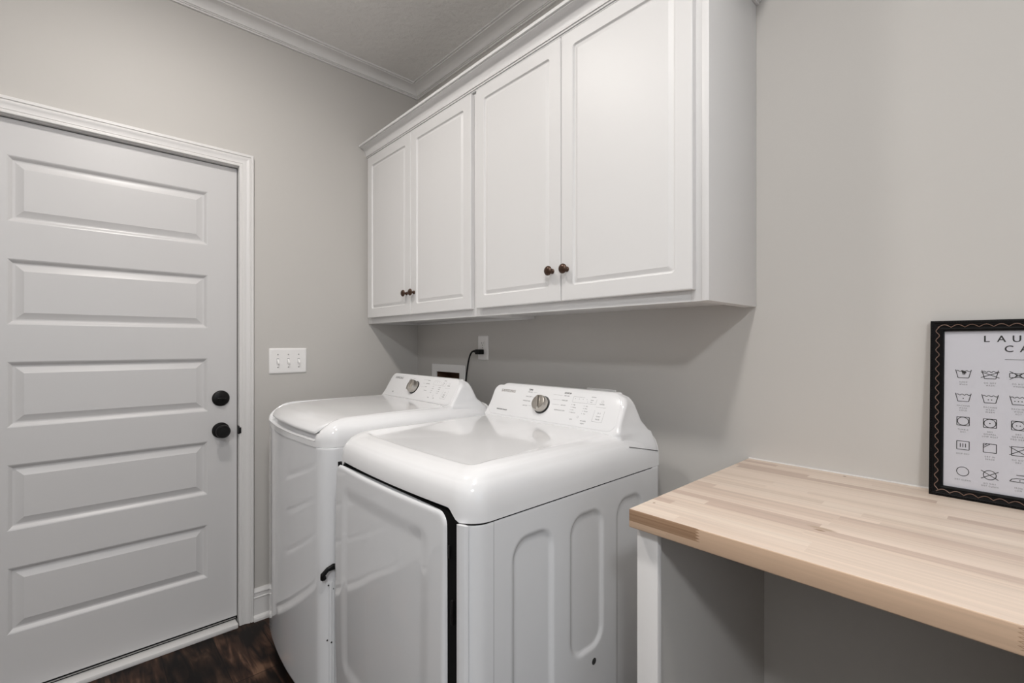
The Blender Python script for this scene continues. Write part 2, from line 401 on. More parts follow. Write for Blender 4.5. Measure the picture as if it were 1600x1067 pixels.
# slab sides and back
vs = [(DY0, .037), (DY1, .037), (DY1, DZ), (DY0, DZ)]
ringloft(bm, [[(dx, a, b) for a, b in vs], [(dx-.044, a, b) for a, b in vs]], False, True)
slab = obj('door_slab', bm, M['doorpaint'], door, angle=12)
bm = B(); box(bm, dx-.040, dx-.006, DY0+.003, DY1-.003, .0195, .0375, 0)
obj('door_sweep', bm, M['rubber'], door)
bm = B(); box(bm, dx-.006, dx-.002, DY0+.003, DY1-.003, .0250, .0290, .001)
obj('sweep_strip', bm, M['screw'], door)
# deadbolt
bm = B(); lathe(bm, [(.0345, 0), (.0345, .004), (.032, .008), (.029, .010), (.0, .010)], (dx, -1.005, 1.026), (1, 0, 0), 48)
db = obj('deadbolt', bm, M['black'], door); 
bm = B(); lathe(bm, [(.011, .009), (.010, .014), (0, .014)], (dx, -1.005, 1.026), (1, 0, 0), 24)
box(bm, dx+.012, dx+.024, -1.005-.016, -1.005+.016, 1.026-.005, 1.026+.005, .003)
obj('thumb_turn', bm, M['black'], db)
bm = B(); lathe(bm, [(.0345, 0), (.0345, .004), (.031, .008), (.018, .010), (.0, .010)], (dx, -1.005, .884), (1, 0, 0), 48)
kn = obj('knob_rosette', bm, M['black'], door)
bm = B(); lathe(bm, [(.012, .008), (.011, .022), (.014, .029), (.022, .034), (.0275, .040), (.029, .047), (.0275, .053), (.023, .057), (.021, .0565), (.012, .058), (0, .0585)], (dx, -1.005, .884), (1, 0, 0), 48)
obj('door_knob', bm, M['black'], door)
bm = B(); box(bm, -.018, .0135, DY1-.001, DY1+.0045, .862, .899, .002); box(bm, .0115, .0165, DY1+.001, DY1+.010, .866, .893, .002)
obj('strike_plate', bm, M['black'], door)
# ------------------------------------------------------------------ wall cabinets
FY = -.310; DYF = -.330; ZB = 1.376; ZT = 2.29
def knob(parent, x, z):
    bm = B(); lathe(bm, [(.0085, 0), (.0085, .002), (.006, .004), (.0052, .010), (.0065, .015), (.0115, .017), (.0155, .020), (.0158, .0225), (.013, .0265), (.008, .029), (.003, .030), (0, .030)], (x, DYF, z), (0, -1, 0), 32)
    return obj('knob', bm, M['bronze'], parent)
def cab_door(parent, x0, x1, kx):
    z0, z1 = 1.405, 2.254
    P = lambda a, b, h: (a, DYF-h, b)
    bm = B(); st = .047
    def R(d, h, r=.0015): return [P(a, b, h) for a, b in rrect(x0+d, x1-d, z0+d, z1-d, r, 4)]
    rings = [R(0, -.019), R(0, -.003), R(.0012, -.0008), R(.0035, 0), R(st, 0, .010), R(st+.002, -.003, .009), R(st+.0035, -.006, .008), R(st+.0065, -.0068, .007), R(st+.009, -.006, .006), R(st+.017, -.0018, .004), R(st+.019, -.0012, .003)]
    ringloft(bm, rings, True, True)
    d = obj('cabinet_door', bm, M['cabinet'], parent, angle=14)
    knob(d, kx, 1.504)
    return d
def cabinet(x0, x1, splits, label, left_stile, right_stile):
    c = thing('wall_cabinet', ((x0+x1)/2, 0, ZB), label, 'cabinet', 'white wall cabinets over the machines')
    bm = B()
    box(bm, x0, x0+.016, FY+.018, 0, ZB, ZT, .0006); box(bm, x1-.016, x1, FY+.018, 0, ZB, ZT, .0006)
    box(bm, x0+.016, x1-.016, FY+.018, 0, ZB+.012, ZB+.028); box(bm, x0+.016, x1-.016, FY+.018, 0, ZT-.016, ZT)
    box(bm, x0+.016, x1-.016, -.008, 0, ZB+.028, ZT-.016)
    obj('carcass', bm, M['cabinet'], c)
    bm = B()
    for a in ((x0, x0+left_stile, ZB, ZT), (x1-right_stile, x1, ZB, ZT), (x0+left_stile, x1-right_stile, ZB, ZB+.040), (x0+left_stile, x1-right_stile, ZT-.045, ZT)):
        box(bm, a[0], a[1], FY, FY+.018, a[2], a[3], .0005)
    obj('face_frame', bm, M['cabinet'], c)
    for a, b, kx in splits: cab_door(c, a, b, kx)
    return c
c1 = cabinet(0.002, .9295, ((.030, .4635, .432), (.4665, .913, .495)), 'white two-door wall cabinet over the washer, next to the left wall', .040, .030)
bm = B(); box(bm, .018, .9135, -.016, -.0005, ZB-.001, ZB+.0115, .0006); obj('hanging_rail', bm, M['cabinet'], c1)
c2 = cabinet(.9298, 1.8285, ((.945, 1.3755, 1.341), (1.3785, 1.812, 1.403)), 'white two-door wall cabinet over the dryer, with the exposed right end', .030, .030)
bm = B(); box(bm, 1.8287, 1.847, FY-.004, -.0005, ZB, ZT, .0012); obj('end_panel', bm, M['cabinet'], c2)
# crown on the cabinets (returns to the wall on the right)
kp = [(0, 0), (.007, 0), (.007, .0045), (.0115, .0045), (.0115, .0105), (.0155, .0105), (.0155, .016)]+[(.0155+.0325*(1-math.cos(a)), .018+.0315*math.sin(a)) for a in [PI/2*k/10 for k in range(11)]]+[(.048, .0535), (.055, .0535), (.055, .064), (0, .064)]
z0 = 2.2615; bm = B(); rings = []
for (x, y, ax, ay) in ((.0015, FY-.0005, 0, -1), (1.8475, FY-.0045, 1, -1), (1.8475, -.0005, 1, 0)):
    rings.append([(x+ax*u, y+ay*u, z0+v) for u, v in kp])
ringloft(bm, rings, True, True)
tag(obj('cabinet_crown', bm, M['cabinet'], None, (.92, FY, z0), angle=25), 'long white crown moulding along the top of the wall cabinets', 'moulding')

# ------------------------------------------------------------------ washer and dryer
HW = .343
CT_NODE = None
def cab_side_recess(s, z):
    """depth of the pressed panels on the right side; s = world-like y (negative forward), local."""
    d = 0
    for c, hw_, zb in ((-.581, .0715, .16), (-.3735, .0725, .435), (-.166, .0715, .16)):
        sd = sdrr(s, z, c, (.817+zb)/2, hw_, (.817-zb)/2, .052)
        d = max(d, 1-sst(-.013, .001, sd))
    return d
def machine_body(parent, front, seam, bow, zb, opening=None):
    """steel body: closed column around a rounded footprint, pressed panels on both sides."""
    r = .045
    def mkloop():
        ys = [front+r+(0-.006-front-r)*k/150 for k in range(151)]
        L = []
        nf = 40
        for k in range(nf): L.append((-HW+r+(2*HW-2*r)*k/nf, front, 0, -1))
        for k in range(8): a = -PI/2+PI/2*k/8; L.append((HW-r+r*math.cos(a), front+r+r*math.sin(a), math.cos(a), math.sin(a)))
        for y in ys: L.append((HW, y, 1, 0))
        L.append((HW-.006, 0, 0, 1))
        for k in range(1, 6): L.append((HW-.006-(2*HW-.012)*k/6, 0, 0, 1))
        L.append((-HW+.006, 0, 0, 1))
        for y in reversed(ys): L.append((-HW, y, -1, 0))
        for k in range(1, 9): a = PI+PI/2*k/8; L.append((-HW+r+r*math.cos(a), front+r+r*math.sin(a), math.cos(a), math.sin(a)))
        return L[:-1]
    L = mkloop()
    zs = sorted(set([zb, zb+.004]+[zb+.004+(seam-zb-.006)*k/170 for k in range(171)]+[seam-.0008]))
    rings = []
    for z in zs:
        ins = .003*(1-sst(0, .004, z-zb))+.0015*(1-sst(0, .003, seam-z))
        ring = []
        for x, y, nx, ny in L:
            d = ins
            if abs(nx) > .99: d += .0065*cab_side_recess(y, z)
            X = x-nx*d; Y = y-ny*d
            ring.append(warp((X, Y, z), front, bow))
        rings.append(ring)
    bm = B(); ringloft(bm, rings, True, True)
    return bm
def warp(p, front, bow):
    x, y, z = p
    return (x, y-bow*(1-(x/HW)**2)*max(0, (y/front))**5 if y < 0 else y, z)
def console(parent, zb, zt, zdeck, yfb, yft, mats):
    """loft of horizontal sections: front face leaning back, rounded ends, widening into the deck."""
    rings = []
    def sec(z, a, b, yf, yb, rf, rb):
        # half-width a at the front, b at the back
        pts = []
        for k in range(21): pts.append((-a+rf+(2*a-2*rf)*k/20, yf))
        for k in range(1, 8): t = PI/2*k/8; pts.append((a-rf+rf*math.sin(t), yf+rf*(1-math.cos(t))))
        n = 12
        for k in range(n+1):
            t = k/n; pts.append((a+(b-a)*sst(0, 1, t)*1.0, yf+rf+(yb-rb-yf-rf)*t))
        for k in range(1, 6): t = PI/2*k/6; pts.append((b-rb+rb*math.cos(t), yb-rb+rb*math.sin(t)))
        for k in range(11): pts.append((b-rb-(2*b-2*rb)*k/10, yb))
        m = []
        for k in range(1, 6): t = PI/2*k/6; m.append((-(b-rb+rb*math.cos(t)), yb-rb+rb*math.sin(t)))
        pts += list(reversed(m))
        for k in range(n, -1, -1):
            t = k/n; pts.append((-(a+(b-a)*sst(0, 1, t)), yf+rf+(yb-rb-yf-rf)*t))
        m = []
        for k in range(1, 8): t = PI/2*k/8; m.append((-(a-rf+rf*math.sin(t)), yf+rf*(1-math.cos(t))))
        pts += list(reversed(m))
        return [(x, y, z) for x, y in pts]
    H = zt-zb
    def yface(z): return yfb+(yft-yfb)*(z-zb)/H
    # skirt blending into the deck and running down the sides at the back
    def zskirt(y): return zb-.069+.032*min(1, max(0, -y/.155))
    for k, (a, b, f) in enumerate(((.318, HW+.0006, 0), (.318, HW-.0005, .15), (.318, HW-.002, .30), (.318, HW-.0045, .45), (.318, HW-.008, .60), (.318, HW-.0115, .75), (.318, HW-.0145, .87), (.318, HW-.0158, .95))):
        ring = sec(0, a, b, yfb-.022*(1-f)**2, -.0022-.010*f, .03-.01*f, .014)
        rings.append([(x, y, zskirt(y)+(zb-.003-zskirt(y))*f) for x, y, z in ring])
    K = 14
    for k in range(K+1):
        t = k/K; z = zb+H*t*.999
        edge = max(0, (t-.66)/.34)          # top corners of the face are rounded
        cr = .040*(1-math.sqrt(max(0, 1-edge**2)))
        lo = max(0, (.14-t)/.14); cr2 = .020*max(0, 1-(z-(zb-.02))/.045)**2
        a = .311-.006*t-cr+cr2
        b = HW-.023-.020*sst(.0, 1, t)-cr*.9+cr2*.6
        yb = -.020-.026*min(1, t/.25)-.036*max(0, (t-.15)/.85)
        rings.append(sec(z, a, b, yface(z), yb, .012+.002*t, .02-.008*t))
    a = .311-.006-.040; b = HW-.041-.036
    for dz, s in ((.002, .002), (.0038, .006), (.005, .010), (.0054, .014)):
        rings.append(sec(zt+dz, a-s, b-s*1.1, yface(zt)+dz*.9+s*.35, -.082-s*.25, .010, .008))
    bm = B(); ringloft(bm, rings, False, True)
    return obj('control_console', bm, mats, parent, 'local', angle=75)
def face_matrix(zb, zt, yfb, yft):
    v = Vector((0, yft-yfb, zt-zb)).normalized(); x = Vector((1, 0, 0)); n = x.cross(v)
    m = Matrix((x, v, n)).transposed().to_4x4(); m.translation = Vector((0, yfb, zb))+n*.0003
    return m
def dial(parent, mtx, u, v, R, depth, ang):
    O = mtx @ Vector((u, v, 0)); n = (mtx.to_3x3() @ Vector((0, 0, 1)))
    bm = B(); lathe(bm, [(R*1.13, -.001), (R*1.13, .0012), (R*1.06, .0016), (R*1.06, -.001)], O, n, 48, False)
    rg = obj('dial_ring', bm, M['inkdark'], parent, 'local')
    bm = B(); lathe(bm, [(R*.98, 0), (R, .003), (R, depth*.55), (R*.97, depth*.62), (R*.95, depth*.80), (R*.90, depth*.90), (R*.80, depth*.93), (0, depth*.93)], O, n, 48)
    dl = obj('dial', bm, M['steel'], parent, 'local', angle=25)
    # grip bar across the cap
    up = mtx.to_3x3() @ Vector((math.sin(ang), math.cos(ang), 0)); rt = up.cross(n)
    bm = B()
    rings = []
    for h, wd, ln in ((depth*.90, .22, .90), (depth*1.05, .18, .84), (depth*1.14, .12, .78)):
        q = rrect(-R*wd, R*wd, -R*ln, R*ln, R*wd*.95, 6)
        rings.append([O+rt*a+up*b+n*h for a, b in q])
    ringloft(bm, rings, True, True); obj('dial_grip', bm, M['steel'], dl, 'local')
    bm = B(); tube(bm, [O+rt*R*.98*math.cos(t/48*2*PI)+up*R*.98*math.sin(t/48*2*PI)+n*.0018 for t in range(48)], .0016, 6, True)
    obj('dial_shadow_groove', bm, M['gap_dark'], dl, 'local')
def lineset(bm, mtx, segs, wd=.0005):
    for (a, b, c, d) in segs:
        p, q = Vector((a, b, 0)), Vector((c, d, 0)); t = (q-p).normalized(); nn = Vector((-t.y, t.x, 0))*wd/2
        f = [mtx @ (w+Vector((0, 0, .0001))) for w in (p+nn, p-nn, q-nn, q+nn)]
        bm.faces.new([bm.verts.new(v) for v in f])
def circ(mtx, u, v, r, n=24): return [(u+r*math.cos(2*PI*k/n), v+r*math.sin(2*PI*k/n), u+r*math.cos(2*PI*(k+1)/n), v+r*math.sin(2*PI*(k+1)/n)) for k in range(n)]

def deck_cover(front, seam, bow, H, arch=None, cap=None):
    """top cover as nested rounded rectangles; H(d, x, y) gives the height above the seam."""
    ds = [0, .0, .0, .0]+[.0015, .004, .007, .011, .015, .020, .025, .030, .034, .038, .042, .046, .050, .053, .056, .060, .064, .070, .076, .084, .092, .10, .115, .13, .15, .18, .21, .25, .29]
    zf0 = [0, .010, .020, .030]
    rings = []
    for i, d in enumerate(ds):
        r = max(.058-d*.55, .016)
        q = rrect(-HW+d, HW-d, front+d, .060, r, 10, (90, 60, 20, 60))
        ring = []
        for x, y in q:
            if y > -.0015: y = -.0015-.00002*i
            if i < 4:
                z = seam+zf0[i]
                if cap and i == 3 and abs(x) < .287 and y < front+.02: z = cap
                if arch: z = max(z, arch(x, y, front)+zf0[i]*.25)
            else: z = H(d, x, y)
            ring.append(warp((x, y, z), front, bow))
        rings.append(ring)
    # turned-in lip below
    q = [(x, min(y, -.003)) for x, y in rrect(-HW+.012, HW-.012, front+.012, .06, .05, 10, (90, 60, 20, 60))]
    lip = [warp((x, y, seam+.001+(max(0, arch(x, y, front)-seam) if arch else 0)), front, bow) for x, y in q]
    bm = B(); ringloft(bm, [lip]+rings, True, True)
    return bm
def feet(parent, front):
    for sx in (-1, 1):
        for y in (front+.08, -.07):
            bm = B(); lathe(bm, [(.022, 0), (.024, .006), (.018, .012), (.010, .016), (.010, .045)], (sx*.27, y, 0), (0, 0, 1), 20)
            obj('foot', bm, M['rubber'], parent, 'local')

# ---- dryer
DF = -.775; DS = .877
dry = thing('clothes_dryer', (1.243, -.09, 0), 'white front-loading clothes dryer beside the wood counter, its door showing a dark gap', 'dryer')
obj('body', machine_body(dry, DF+.002, DS, .004, .045), M['enamel'], dry, 'local', angle=50)
def archd(x, y, front):
    if y > front+.03: return 0
    return DS+.028*sst(.300, .270, abs(x)) if False else DS+.027*(1-sst(.268, .305, abs(x)))
SF = ((0, 0), (.0015, .2), (.004, .40), (.010, .56), (.025, .74), (.045, .85), (.07, .91), (.11, .95), (.2, .98), (.3, 1))
SS = ((0, 0), (.0015, .2), (.004, .38), (.010, .57), (.025, .80), (.040, .92), (.06, .985), (.08, 1))
def interp(T, d):
    for (a, p), (b, q) in zip(T, T[1:]):
        if d <= b:
            t = (d-a)/(b-a); return p+(q-p)*t
    return T[-1][1]
def shoulder(d, x, y, front, tf, ts):
    w = sst(-.06, .06, (HW-abs(x))-(y-front))
    return interp(ts, d)*(1-w)+interp(tf, d)*w
def Hd(d, x, y):
    z = DS+.030+.084*shoulder(d, x, y, DF, SF, SS)
    # shallow tray, deepest at the front, fading out towards the console
    dep = .013*(1-sst(-.68, -.30, y))
    z -= dep*sst(.066, .090, d)
    return z
obj('top_cover', deck_cover(DF, DS, .016, Hd, archd), M['plastic'], dry, 'local', angle=60)
dcon = console(dry, .993, 1.106, .972, -.187, -.122, M['plastic'])
# door: slab with a pressed centre
def dryer_door():
    x0, x1, z0, z1, yf = -.330, .266, .11, .8905, DF-.008
    ds = [0, 0, .001, .003, .006, .010]+[.015+.005*k for k in range(44)]
    ys = [.030, .010, .006, .0025, .0007, 0]
    rings = []
    for i, d in enumerate(ds):
        q = rrect(x0+d, x1-d, z0+d, z1-d, max(.030-d*.5, .006), 8, (60, 70, 60, 70))
        ring = []
        for x, z in q:
            y = ys[i] if i < 6 else 0
            sd = sdrr(x, z, (-.268+.208)/2, (.27+.838)/2, .238, .284, .045)
            y += .0045*(1-sst(-.042, .006, sd))
            y -= .012*(1-((x+.03)/.30)**2)                     # bowed front
            y -= .006*math.sin((z-.1)/.8*PI)
            ring.append((x, yf+y, z))
        rings.append(ring)
    bm = B(); ringloft(bm, rings, True, True); return bm
ddoor = obj('dryer_door', dryer_door(), M['enamel'], dry, 'local', angle=50)
# door opening: dark recess the door closes onto (right gap and top gap)
bm = B(); ringloft(bm, [[(x, y, z) for x, z in ((-.325, .10), (.3033, .10), (.3033, .8775), (.290, .8775), (.268, .8945), (-.325, .8945))] for y in (DF-.004, DF+.006)], True, True)
obj('door_gasket', bm, M['gap_dark'], dry, 'local')
bm = B(); ringloft(bm, [[(x, DF-y, z) for x, y in ((.3035, -.006), (.3035, .0068), (.3055, .0078), (.313, .0062), (.322, .0030), (.330, -.003), (.330, -.006))] for z in (.06, .8755)], True, True)
obj('front_corner_post', bm, M['enamel'], dry, 'local', angle=60)
bm = B(); box(bm, .2740, .2790, DF-.009, DF-.004, .792, .822, .002); obj('door_latch', bm, M['black'], dry, 'local')
bm = B(); box(bm, .2850, .2920, DF-.010, DF-.004, .650, .705, .002); obj('door_switch', bm, M['black'], dry, 'local')
bm = B(); lathe(bm, [(.009, 0), (.009, .001), (.004, .003), (0, .003)], (HW-.0005, -.345, .40), (1, 0, 0), 20); obj('side_screw', bm, M['dot'], dry, 'local')
bm = B(); box(bm, HW-.0004, HW+.0002, DF+.0655, DF+.0668, .05, DS-.002); obj('side_seam', bm, M['mark'], dry, 'local')
bm = B(); tube(bm, [(HW-.0085+.0090*t, -.158+.150*t, .9565-.0330*t) for t in (0, .2, .4, .6, .8, 1)], .0009, 6); obj('console_seam', bm, M['dot'], dry, 'local')
bm = B(); ringloft(bm, [[warp((x, y, z), DF, .004) for x, y in rrect(-HW-.0004, HW+.0004, DF+.0014, -.004, .046, 10, (30, 20, 10, 20))] for z in (DS-.0022, DS-.0002)], True, True); obj('cover_gap', bm, M['gap_dark'], dry, 'local')
feet(dry, DF)
FM = face_matrix(.993, 1.106, -.187, -.122)
def overlay(parent, mtx):
    bm = B()
    rings = []
    for d, h in ((0, -.001), (0, .0004), (.0007, .0010), (.0018, .0013)):
        q = rrect(-.300+d, .293-d, .0045+d, .1275-d, .030-d*.5, 10)
        rings.append([mtx @ Vector((u-.010*(v/.13-.5), v, h)) for u, v in q])
    ringloft(bm, rings, False, True); return obj('control_panel', bm, M['plastic'], parent, 'local')
def off(m, h): return m @ Matrix.Translation((0, 0, h))
def T(m, u, v): return m @ Matrix.Translation((u, v, 0))
def marks(parent, con, FM, brand_mat, brand_size, labels, sz):
    m = off(FM, .0013)
    overlay(con, FM)
    bm = B(); [text(bm, 'SAMSUNG', T(m, -.2215+a_, .1035), .0165, spacing=1.10, xs=.98) for a_ in (0, .0004)]; obj('brand_lettering', bm, brand_mat, con, 'local')
    bm = B()
    for s_, u, v, k in labels:
        lb = B(); text(lb, s_, T(m, u, v), sz*k, xs=.9); obj('label_lettering', lb, M['ink'], con, 'local')
    segs = []
    for u0, u1, v in ((-.088, -.068, .1075), (-.088, -.065, .0895), (-.088, -.062, .0545), (.010, .052, .108), (.016, .052, .090), (.018, .052, .072)): segs.append((u0, v, u1, v))
    segs += [(.103, .1085, .150, .1085), (.103, .1085, .103, .090), (.103, .088, .200, .088), (.200, .088, .200, .106), (.205, .080, .243, .080), (.205, .030, .243, .030), (.205, .030, .205, .068), (.243, .030, .243, .068)]
    segs += circ(m, .2245, .100, .0042, 20)+circ(m, .1463, .0376, .0032, 16)
    lineset(bm, m, segs, .00055)
    for u, v in [(.1124+.016*k, .1016) for k in range(4)]+[(.166, .094)]+[(.106, .0786-.0093*k) for k in range(4)]+[(.1576, .0785-.0091*k) for k in range(4)]:
        c_ = [m @ Vector((u+.0011*math.cos(t*PI/4), v+.0011*math.sin(t*PI/4), .0002)) for t in range(8)]; bm.faces.new([bm.verts.new(p) for p in c_])
    for (u, v, w_) in ((.219, .0595, .0006), (.2275, .0595, .0006), (.2295, .0595, .0006)):
        lineset(bm, m, [(u, v-.003, u, v+.003)], w_)
    lineset(bm, m, [(.219, .0625, .2235, .0595), (.2235, .0595, .219, .0565)], .0006)
    obj('control_markings', bm, M['ink'], con, 'local')
LD = [('TIME DRY', -.104, .1075, 1), ('QUICK DRY', -.104, .0893, 1), ('WRINKLE CARE', -.107, .0718, 1), ('AIR FLUFF', -.107, .053, 1),
      ('VERY DRY', .072, .1075, 1), ('MORE DRY', .0695, .090, 1), ('LESS DRY', .070, .072, 1), ('NORMAL ECO DRY', .060, .0524, 1),
      ('OPTIONS', .185, .1125, .8), ('Sound', .182, .1016, .8), ('Lock', .180, .0945, .8), ('High', .116, .0786, .85), ('Medium', .119, .0693, .85), ('Low', .115, .060, .85), ('Extra Low', .121, .0508, .85),
      ('Very', .168, .0785, .85), ('More', .168, .0695, .85), ('Normal', .170, .0604, .85), ('Less', .168, .0513, .85), ('POWER', .2245, .0905, 1), ('START', .2245, .0480, 1), ('PAUSE', .2245, .0385, 1),
      ('TEMP', .121, .0264, .9), ('DRY LEVEL', .172, .0264, .9), ('ADJUST', .172, .0175, .85)]
marks(dry, dcon, FM, M['logo'], 1, LD, .0060)
bm = B(); m_ = off(FM, .0013)

for s_, u, v, z_ in (('TIME', -.105, .1168, .0100), ('SENSOR', .073, .1180, .0085), ('MOISTURE SENSOR', -.219, .0252, .0066)):
    bm = B()
    for a_ in (0, .0004): text(bm, s_, T(m_, u+a_, v), z_, ext=.0003)
    obj('dark_lettering', bm, M['inkdark'], dcon, 'local')
dial(dcon, off(FM, .001), -.0250, .0635, .0300, .030, -.35)
# ---- washer
WF = -.702; WS = .925
wash = thing('washing_machine', (.5355, -.1745, 0), 'white top-loading washing machine standing between the left wall and the dryer', 'washing machine', rz=math.radians(-2.3))
obj('body', machine_body(wash, WF+.002, WS, .030, .055), M['enamel'], wash, 'local', angle=50)
WSF = ((0, 0), (.004, .18), (.014, .36), (.037, .62), (.068, .78), (.10, .87), (.22, .94), (.4, 1))
LSF = ((0, 0), (.014, .36), (.037, .63), (.068, .79), (.1, .88), (.22, .95), (.4, 1))
def lidtop(y): return .9735+.0425*interp(LSF, max(0, y-WF-.012))
def Hw(d, x, y):
    z = WS+.030+.0625*shoulder(d, x, y, WF, WSF, SS)
    k = 1-sst(-.003, .003, sdrr(x, y, 0, -.56, .289, .40, .02))
    ch = lidtop(y)-.032
    if d < .013: ch = .9445-.004*sst(.010, 0, d)
    return z*(1-k)+min(z, ch)*k
obj('top_cover', deck_cover(WF, WS, .030, Hw, None, .9425), M['plastic'], wash, 'local', angle=60)
def lid():
    rings = []
    for d, dz in ((.006, -.012), (.001, -.0105), (0, -.009), (0, -.0035), (.0012, -.0015), (.0035, -.0003), (.007, 0), (.013, 0), (.02, 0), (.028, 0), (.038, 0), (.05, 0), (.065, 0), (.08, 0), (.1, 0), (.13, 0), (.16, 0), (.2, 0), (.24, 0)):
        q = rrect(-.284+d, .284-d, WF+.011+d, -.190-d*.3, max(.030-d*.6, .005), 10, (40, 40, 20, 40))
        rings.append([warp((x, y, lidtop(y)+dz+.0015*(1-(x/.284)**2)), WF, .032) for x, y in q])
    bm = B(); ringloft(bm, rings, True, True); return bm
obj('lid', lid(), M['plastic'], wash, 'local', angle=50)
wcon = console(wash, 1.013, 1.113, .985, -.187, -.122, M['plastic'])
WM = face_matrix(1.013, 1.113, -.187, -.122)
bm = B()
tube(bm, [(HW+.006, WF+.050, .535), (HW+.010, WF+.030, .540), (HW+.012, WF+.010, .537), (HW+.009, WF-.004, .522), (HW+.003, WF+.000, .508)], [.009, .010, .007, .008, .010], 8)
obj('hose_clip', bm, M['rubber'], wash, 'local')
for (y, z) in ((WF+.018, .478), (WF+.036, .462), (WF+.014, .300), (WF+.028, .288), (WF+.042, .274)):
    bm = B(); lathe(bm, [(.0028, 0), (.0028, .0012), (0, .0012)], (HW-.002, y, z), (1, 0, 0), 10); obj('side_screw', bm, M['dot'], wash, 'local')
for y in (.021, .029, .037):
    bm = B(); tube(bm, [(HW-.045+math.sqrt(.045**2-(.045-y)**2)-.0004, WF+y, z) for z in (.09, .30, .485)], .0016, 8); obj('side_rib', bm, M['enamel'], wash, 'local')
feet(wash, WF)
LW = [('Normal', -.104, .1035, 1), ('Heavy', -.104, .0870, 1), ('Bedding', -.104, .070, 1), ('Soak', -.104, .0553, 1),
      ('Delicates', .058, .1066, 1), ('Quick Wash', .060, .090, 1), ('Active', .056, .075, 1), ('Rinse Spin', .064, .057, 1),
      ('OPTIONS', .185, .1125, .8), ('Delay', .182, .1016, .8), ('Lock', .180, .0945, .8), ('Hot', .116, .0786, .85), ('Warm', .118, .0693, .85), ('Cool', .116, .060, .85), ('Cold', .116, .0508, .85),
      ('High', .168, .0785, .85), ('Med', .168, .0695, .85), ('Low', .170, .0604, .85), ('Off', .168, .0513, .85), ('POWER', .2245, .0905, 1), ('START', .2245, .0480, 1), ('PAUSE', .2245, .0385, 1),
      ('TEMP', .115, .0264, .9), ('SPIN', .158, .0264, .9)]
marks(wash, wcon, WM, M['ink'], 1, LW, .0060)
bm = B(); text(bm, 'VRT', T(off(WM, .0013), -.212, .027), .0085); obj('dark_lettering', bm, M['inkdark'], wcon, 'local')
dial(wcon, off(WM, .001), -.0370, .0635, .0290, .030, -.35)
# ------------------------------------------------------------------ counter and its support
CX0, CX1, CYF, CZ0, CZ1 = 1.8265, 2.545, -.640, .890, .928
bm = B(); box(bm, CX0, CX1, CYF, -.004, CZ0, CZ1, .0022, 3)
for f in bm.faces:
    if f.normal.y < -.6: f.material_index = 1
ct = obj('countertop', bm, [M['butcher'], M['butcher_edge']], None, (CX0, 0, 0), angle=30)
tag(ct, 'pale butcher block countertop against the back wall, right of the dryer', 'countertop')
sp = thing('counter_support', (1.851, -.3, 0), 'white-edged upright panel holding up the left end of the wood counter', 'support panel')
bm = B(); box(bm, 1.8335, 1.8680, -.598, 0, 0, CZ0); obj('upright_panel', bm, M['wall'], sp, smooth=False)
bm = B(); box(bm, 1.8295, 1.8765, -.614, -.5982, 0, CZ0, .0012); tag(obj('edge_trim', bm, M['trim'], sp), 'white trim strip')
sp_shade = thing('counter_support', (2.517, -.3, 0), 'unseen upright panel added under the wood counter to keep the knee space dark', 'support panel')  # unseen panel, added to block light from the right into the knee space
bm = B(); box(bm, 2.50, 2.534, -.598, 0, 0, CZ0); obj('upright_panel', bm, M['wall'], sp_shade, smooth=False)
bm = B(); box(bm, 2.494, 2.540, -.614, -.5982, 0, CZ0, .0012); obj('edge_trim', bm, M['trim'], sp_shade)
# caulk bead between counter and wall
bm = B(); box(bm, CX0, CX1, -.0042, 0, CZ1-.003, CZ1+.0025, .0008); struct(obj('trim_5', bm, M['trim']))

# ------------------------------------------------------------------ light switch
sw = thing('light_switch', (0, -.725, 1.1865), 'white triple toggle switch plate on the left wall beside the door', 'light switch')
bm = B(); P = lambda a, b, h: (h, a, b)
ringloft(bm, [[P(a, b, h) for a, b in rrect(-.811+d, -.639-d, 1.1265+d, 1.2470-d, .004, 4)] for d, h in ((0, 0), (0, .0025), (.0012, .0042), (.005, .0058), (.010, .006))], True, True)
obj('switch_plate', bm, M['plate'], sw)
for i in range(3):
    y = -.7245+(i-1)*.0475-.001
    bm = B(); box(bm, .0058, .0066, y-.0052, y+.0052, 1.1865-.0125, 1.1865+.0125, .0003); tg = obj('toggle_collar', bm, M['mark'], sw)
    bm = B(); ringloft(bm, [[(.0060, y+a, 1.1865+b) for a, b in ((-.0042, -.010), (.0042, -.010), (.0042, .009), (-.0042, .009))], [(.0085, y+a, 1.1865+b) for a, b in ((-.0040, -.0105), (.0040, -.0105), (.0040, .005), (-.0040, .005))], [(.0175, y+a, 1.1865+b) for a, b in ((-.0032, -.0140), (.0032, -.0140), (.0032, -.0075), (-.0032, -.0075))]], True, True)
    obj('toggle', bm, M['plate'], sw)
    for s in (-1, 1):
        bm = B(); lathe(bm, [(.0033, .0055), (.0033, .0066), (.0025, .0071), (0, .0071)], (0, y, 1.1865+s*.0302), (1, 0, 0), 16); obj('screw', bm, M['screw'], sw)
